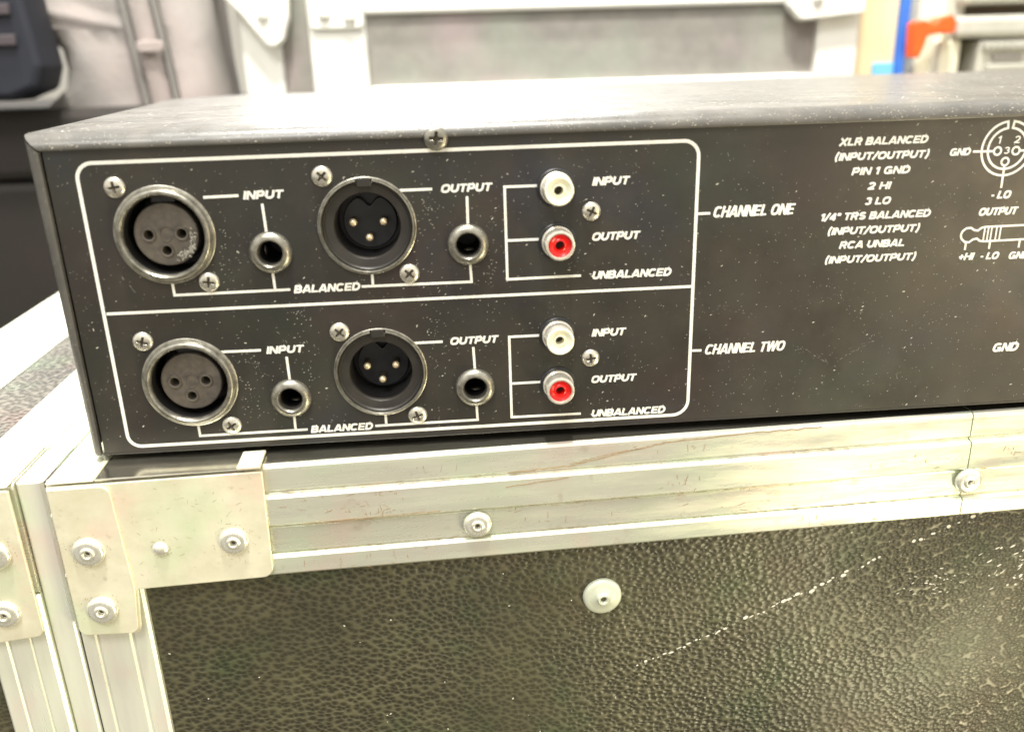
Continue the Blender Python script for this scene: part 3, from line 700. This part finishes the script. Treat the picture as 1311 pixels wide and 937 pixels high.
def rca(x, z, m, label):
    t = bpy.data.objects.new('phono_socket', None); COL.objects.link(t); t.parent = unit; t.location = Vector((x, 0, z))*S
    t.empty_display_size = .01; t['label'] = label
    lathe('socket_base', [(5.35, .0), (5.3, -.4), (5.0, -.6), (4.55, -.45)], M_black, t, seg=48)
    lathe('socket_shell', [(4.5, .0), (4.5, -1.4), (4.15, -1.7), (4.1, -2.1), (4.1, -6.1), (3.95, -6.45), (3.65, -6.55), (3.35, -6.5), (3.2, -6.2), (3.2, -3.0)], M_shell, t, seg=48)
    lathe('insulator', ([(3.18, -5.6), (3.0, -6.05)] if m is M_red else [(3.85, -6.2), (3.8, -6.75), (3.5, -6.85), (3.1, -6.3)]) + [ (2.6, -5.75), (2.0, -5.5), (1.55, -5.9), (1.3, -5.95), (1.25, -5.6), (1.25, -1.5)], m, t, seg=40)
    lathe('socket_hole', [(1.24, -2.5), (0.001, -2.5)], M_slot, t, seg=24)
M_shell = mat('bright_phono_shell', (0.80, 0.76, 0.66), 0.28, metal=0.55, var=(0.66, 0.62, 0.52), var_scale=500, rough_var=.1)
M_wshell = mat('pale_phono_shell', (0.84, 0.83, 0.70), 0.32, metal=0.0, var=(0.78, 0.76, 0.60), var_scale=500, rough_var=.1)
rca(*RCA[0], M_white, 'white phono socket beside the word INPUT in channel one')
rca(*RCA[1], M_red, 'red phono socket beside the word OUTPUT in channel one')
rca(*RCA[2], M_white, 'white phono socket beside the word INPUT in channel two')
rca(*RCA[3], M_red, 'red phono socket beside the word OUTPUT in channel two')

# dust and scratches
allc = [(x, z, 13.8) for x, z in XLRF + XLRM] + [(x, z, 6) for x, z in JACK] + [(x, z, 5.2) for x, z in RCA] + [(x, z, 3) for x, z in SCREWS]
def clear(x, z): return all((x-a)**2 + (z-b)**2 > r_*r_ for a, b, r_ in allc)
bm = bmesh.new()
cnt = 0
while cnt < 2300:
    x = random.uniform(1, 300); z = random.uniform(1, 85)
    dens = .35 + .65*max(0, noise.noise(Vector((x/26, z/20, 3)))*1.5 + .35)
    if random.random() > dens or not clear(x, z): continue
    big = random.random() < .06
    L = random.uniform(.45, 1.0) if big else random.uniform(.14, .38)
    sliver(bm, (x, z), L, L*random.uniform(.25, .5), random.gauss(.5, .45), -.01, .03); cnt += 1
for cx, cz in ((42, 60), (97.5, 66), (38, 62), (43, 22), (98, 30), (115, 52), (62, 30)):       # clusters right of the sockets
    for _ in range(50):
        x, z = random.gauss(cx, 2.6), random.gauss(cz, 8)
        if clear(x, z): sliver(bm, (x, z), random.uniform(.15, .5), random.uniform(.08, .22), random.gauss(.4, .5), -.01, .03)
bm_obj('dust_specks', bm, M_dust, unit)
bm = bmesh.new()
def scratch(p0, p1, wd, n_, jit=.25):
    d = Vector(p1) - Vector(p0)
    for i in range(n_):
        q = Vector(p0) + d*random.random()
        sliver(bm, (q.x + random.gauss(0, jit), q.y + random.gauss(0, jit)), random.uniform(.3, 1.1), wd*random.uniform(.3, .7), math.atan2(d.y, d.x) + random.gauss(0, .12), -.012, .02)
scratch((15, 52), (18, 47), .35, 14, .12)
scratch((205, 22), (218, 15), .3, 26, .5); scratch((219, 17), (232, 25), .3, 24, .7); scratch((180, 36), (192, 32), .3, 12, .5)
scratch((250, 36), (262, 52), .25, 22, 1.0); scratch((228, 50), (246, 66), .22, 20, .8); scratch((240, 26), (262, 33), .25, 24, 1.6)
scratch((45, 27), (50, 22), .25, 16, .8); scratch((42, 50), (50, 62), .2, 12, 1.0); scratch((205, 34), (222, 39), .2, 14, .6)
bm_obj('fine_scratches', bm, M_haze, unit)
bm = bmesh.new()
for _ in range(420):
    x = random.uniform(0, 300); t_ = random.random()
    i = min(int(1 + t_*3.2), 4); y, o_ = lip[i]; y2, o2 = lip[i+1]; f_ = random.random()
    yy = y + (y2-y)*f_; zz = 86 + o_ + (o2-o_)*f_
    L = random.uniform(.2, .8)
    sliver(bm, (x, zz), L, L*.35, random.gauss(.2, .4), yy - .08, .04)
for _ in range(1500):
    y = 6 + 320*random.random()**1.3
    sliver(bm, (random.uniform(-5, 420), y), random.uniform(.3, 1.4), random.uniform(.2, .8), random.uniform(0, 3), 90.17, .06, 'xy')
bm_obj('cover_dust', bm, M_dust, unit)

# ------------------------------------------------------------------ background
bc = thing('flight_case', 'blurred pale flight case with grey panel standing upright behind the audio unit', 'flight case', (200, 600, -620))
def bb(name, x0, x1, y0, y1, z0, z1, m, bev=2, parent=bc, ox=200, oy=600, oz=-620):
    return box(name, (x0-ox, x1-ox, y0-oy, y1-oy, z0-oz, z1-oz), m, parent, bev=bev)
bb('upright_rail', -76, -40, 600, 660, -600, 330, M_bgwhite, 3)
bb('side_panel', -40, -14, 606, 660, -600, 330, M_bgpanel, 1)
bb('upright_rail', -14, 37, 600, 660, -600, 330, M_bgwhite, 3)
bb('front_panel', 37, 459, 606, 660, -600, 150, M_bgpanel, 1)
bb('cross_rail', 37.2, 458.8, 600, 660, 149, 200, M_bgwhite, 3)
bb('cross_rail', 37.2, 458.8, 600, 660, 20, 87, M_bgwhite, 3)
bb('upper_panel', 37.2, 458.8, 606, 660, 201, 328, M_bgpanel, 1)
bb('upright_rail', 459, 500, 600, 660, -600, 330, M_bgwhite, 3)
bb('rear_body', -74, 498, 662, 900, -598, 328, M_bgpanel, 2)
def bplate(pts, rad, y0, y1, m, name, parent=bc, o3=(200, 600, -620), bev=2.0):
    o = link(name, curve_plate([rounded([(x-o3[0], z-o3[2]) for x, z in pts], rad)], y0-o3[1], y1-o3[1], bev), m, parent); sm(o, 50); return o
bplate([(-92, 230), (-20, 230), (-28, 148), (-35, 128), (-47, 121), (-70, 152), (-92, 175)], [6, 6, 8, 9, 8, 14, 8], 584, 599, M_bgwhite, 'corner_guard')
bplate([(-12, 230), (36, 230), (36, 137), (-12, 137)], [3, 3, 5, 5], 595, 599.5, M_bgwhite, 'corner_guard')
bplate([(420, 230), (497, 230), (497, 138), (436, 133), (424, 146)], [5, 5, 4, 10, 8], 586, 599, M_bgwhite, 'corner_guard')
for x, z in ((-50, 150), (-66, 182), (24, 147), (2, 150), (450, 152)):
    lathe('rivet', [(0.001, -5), (3, -4.6), (5, -3), (6, 0)], M_bgwhite, bc, (x-200, (584 if x < -30 else 595 if x < 100 else 586)-600, z+620), 24)

# grey padded bag with a strap
bag = thing('padded_bag', 'blurred grey padded fabric bag left of the pale flight case', 'bag', (-170, 560, -620))
def lumpy(name, outline, y0, y1, m, parent, o3, amp=6, res=26, scale=.012):
    """solid with a soft front face filling the outline (x,z), swelling towards the viewer"""
    xs = [p[0] for p in outline]; zs = [p[1] for p in outline]
    z0, z1 = min(zs), max(zs)
    def span(z):
        L = []
        for (xa, za), (xb, zb) in zip(outline, outline[1:] + outline[:1]):
            if (za <= z < zb) or (zb <= z < za): L.append(xa + (xb-xa)*(z-za)/(zb-za))
        return (min(L), max(L)) if L else None
    vs, fs = [], []; nz_ = 60
    rows = []
    for j in range(nz_+1):
        z = z0 + (z1-z0)*(.001 + .998*j/nz_); sp = span(z)
        rows.append(sp); 
        for i in range(res+1):
            u = i/res; x = sp[0] + (sp[1]-sp[0])*u
            e = min(1, 5*min(u, 1-u)); e = math.sqrt(1-(1-e)**2)
            d = amp*noise.noise(Vector((x*scale, z*scale*.8, 5))) * 2 + amp*.5*noise.noise(Vector((x*scale*3, z*scale*2.4, 1)))
            vs.append((x-o3[0], y0 + (1-e)*22 + d*e - o3[1], z-o3[2]))
    for j in range(nz_):
        for i in range(res): a = j*(res+1)+i; fs.append((a, a+1, a+res+2, a+res+1))
    nb = len(vs)
    for j in range(nz_+1):
        vs.append((rows[j][0]-o3[0], y1-o3[1], z0+(z1-z0)*j/nz_-o3[2])); vs.append((rows[j][1]-o3[0], y1-o3[1], z0+(z1-z0)*j/nz_-o3[2]))
    for j in range(nz_):
        fs.append((j*(res+1), (j+1)*(res+1), nb+2*j+2, nb+2*j)); fs.append((j*(res+1)+res, nb+2*j+1, nb+2*j+3, (j+1)*(res+1)+res))
        fs.append((nb+2*j, nb+2*j+2, nb+2*j+3, nb+2*j+1))
    return link(name, mesh(name, vs, fs), m, parent, smooth=True)
O3 = (-170, 560, -620)
lumpy('bag_body', [(-253, -610), (-258, 40), (-246, 78), (-226, 92), (-219, 104), (-222, 140), (-616, 175), (-240, 330), (-95, 330), (-92, 120), (-88, 60), (-90, -610)], 556, 640, M_cloth, bag, O3, amp=7)
for x0, x1, m_, yy in ((-153, -148, M_clothd, 541), (-147, -129, M_cloth, 538), (-128, -124, M_clothd, 541)):
    pts = [(x0+4*math.sin(z/40)*.4 + (330-z)*.055 - 12, z) for z in range(-100, 331, 10)]
    vs = []; 
    wd = x1-x0
    for x, z in pts: vs += [(x-O3[0], yy-O3[1]+4, z-O3[2]), (x+wd*.25-O3[0], yy-O3[1], z-O3[2]), (x+wd*.75-O3[0], yy-O3[1], z-O3[2]), (x+wd-O3[0], yy-O3[1]+4, z-O3[2]), (x+wd-O3[0], yy+12-O3[1], z-O3[2]), (x-O3[0], yy+12-O3[1], z-O3[2])]
    fs = []
    for i in range(len(pts)-1):
        for q in range(6): fs.append((6*i+q, 6*i+(q+1) % 6, 6*i+6+(q+1) % 6, 6*i+6+q))
    link('bag_strap' if m_ is M_cloth else 'strap_piping', mesh('strap', vs, fs), m_, bag, smooth=True)
bplate([(-145, 121), (-124, 121), (-124, 130), (-145, 130)], 3, 531, 537, M_cloth, 'strap_loop', bag, O3, 1.2)

nb = thing('equipment_bag', 'dark blue nylon equipment bag with two worn webbing bands at far left', 'bag', (-330, 520, 80))
pts = [(-620, 92), (-238, 87), (-216, 95), (-209, 112), (-214, 170), (-222, 330), (-620, 330)]
bplate(pts, [10, 10, 8, 8, 4, 10, 10], 500, 545, M_night, 'bag_shell', nb, (-330, 520, 80), 6)
for z0, z1 in ((128, 136), (150, 158)):
    bplate([(-619, z0-2), (-224, z0), (-224, z1), (-619, z1-1)], 1, 496.5, 500.5, M_band, 'webbing_band', nb, (-330, 520, 80), 1)
tr = thing('storage_trunk', 'dark brown storage trunk on the floor below the blue nylon bag', 'trunk', (-500, 700, -620))
box('trunk_body', (-600, 420, -160, 250, 0, 640), M_brown, tr, bev=8)
box('trunk_lid', (-604, 424, -164, 254, 641, 699), M_brown, tr, bev=8)

# things at the right end
tb = thing('tan_board', 'tan board with a blue edge strip right of the pale flight case', 'board', (527, 640, -620))
box('board', (-26, 20, -20, 20, 0, 1000), M_tan, tb, bev=1.5)
box('edge_strip', (20.2, 28, -26, 10, 0, 1000), M_blue, tb, bev=1)
box('base_clip', (-2, 19, -24, -20.2, 700, 714), M_ltblue, tb, bev=1)
ob = thing('orange_bracket', 'orange angled plastic bracket clipped over the blue edge strip', 'bracket', (565, 605, 100))
bplate([(548, 129), (556, 131), (566, 127), (572, 133), (584, 135), (588, 128), (587, 119), (572, 119), (561, 117), (559, 108), (555, 98), (550, 98)], 1.6, 588, 606, M_orange, 'bracket_arm', ob, (565, 605, 100), 1.5)
cp = thing('cream_post', 'cream painted post behind the orange bracket', 'post', (580, 640, -620))
box('post', (-12, 20, -18, 18, 0, 1000), M_cream, cp, bev=5)
box('post_side_strip', (21, 27, -10, 18, 0, 1000), M_gapd, cp, bev=1)
mc = thing('metal_rack_case', 'blurred pale metal rack case with a dark slot and ribbed latch at far right', 'rack case', (700, 600, -620))
O4 = (700, 600, -620)
M_rack = mat('dull_rack_metal', (0.55, 0.54, 0.48), 0.5, metal=.2, var=(0.46, 0.45, 0.39), var_scale=25)
def rb(name, x0, x1, y0, y1, z0, z1, m, bev=2): return bb(name, x0, x1, y0, y1, z0, z1, m, bev, mc, *O4)
rb('case_body', 600, 900, 640, 800, -600, 330, M_gapd)
rb('left_edge_rail', 598, 612, 618, 639, 105, 330, M_rack)
rb('upper_bar', 600, 900, 600, 639, 144, 175, M_rack, 4)
rb('lower_bar', 594, 900, 596, 639, 114, 134, M_rack, 5)
rb('inner_post', 585, 606, 606, 639, -600, 113, M_cream, 3)
rb('latch_plate', 620, 680, 600, 639, 60, 112, M_rack, 3)
for i in range(9): rb('latch_rib', 623+6.4*i, 627.4+6.4*i, 592, 600, 103, 110, M_rack, 1.2)
rb('latch_recess', 634, 664, 597, 600, 93, 99, M_cloth, .8)
rb('latch_bar', 628, 670, 594, 600, 84, 90, M_rack, 1.2)
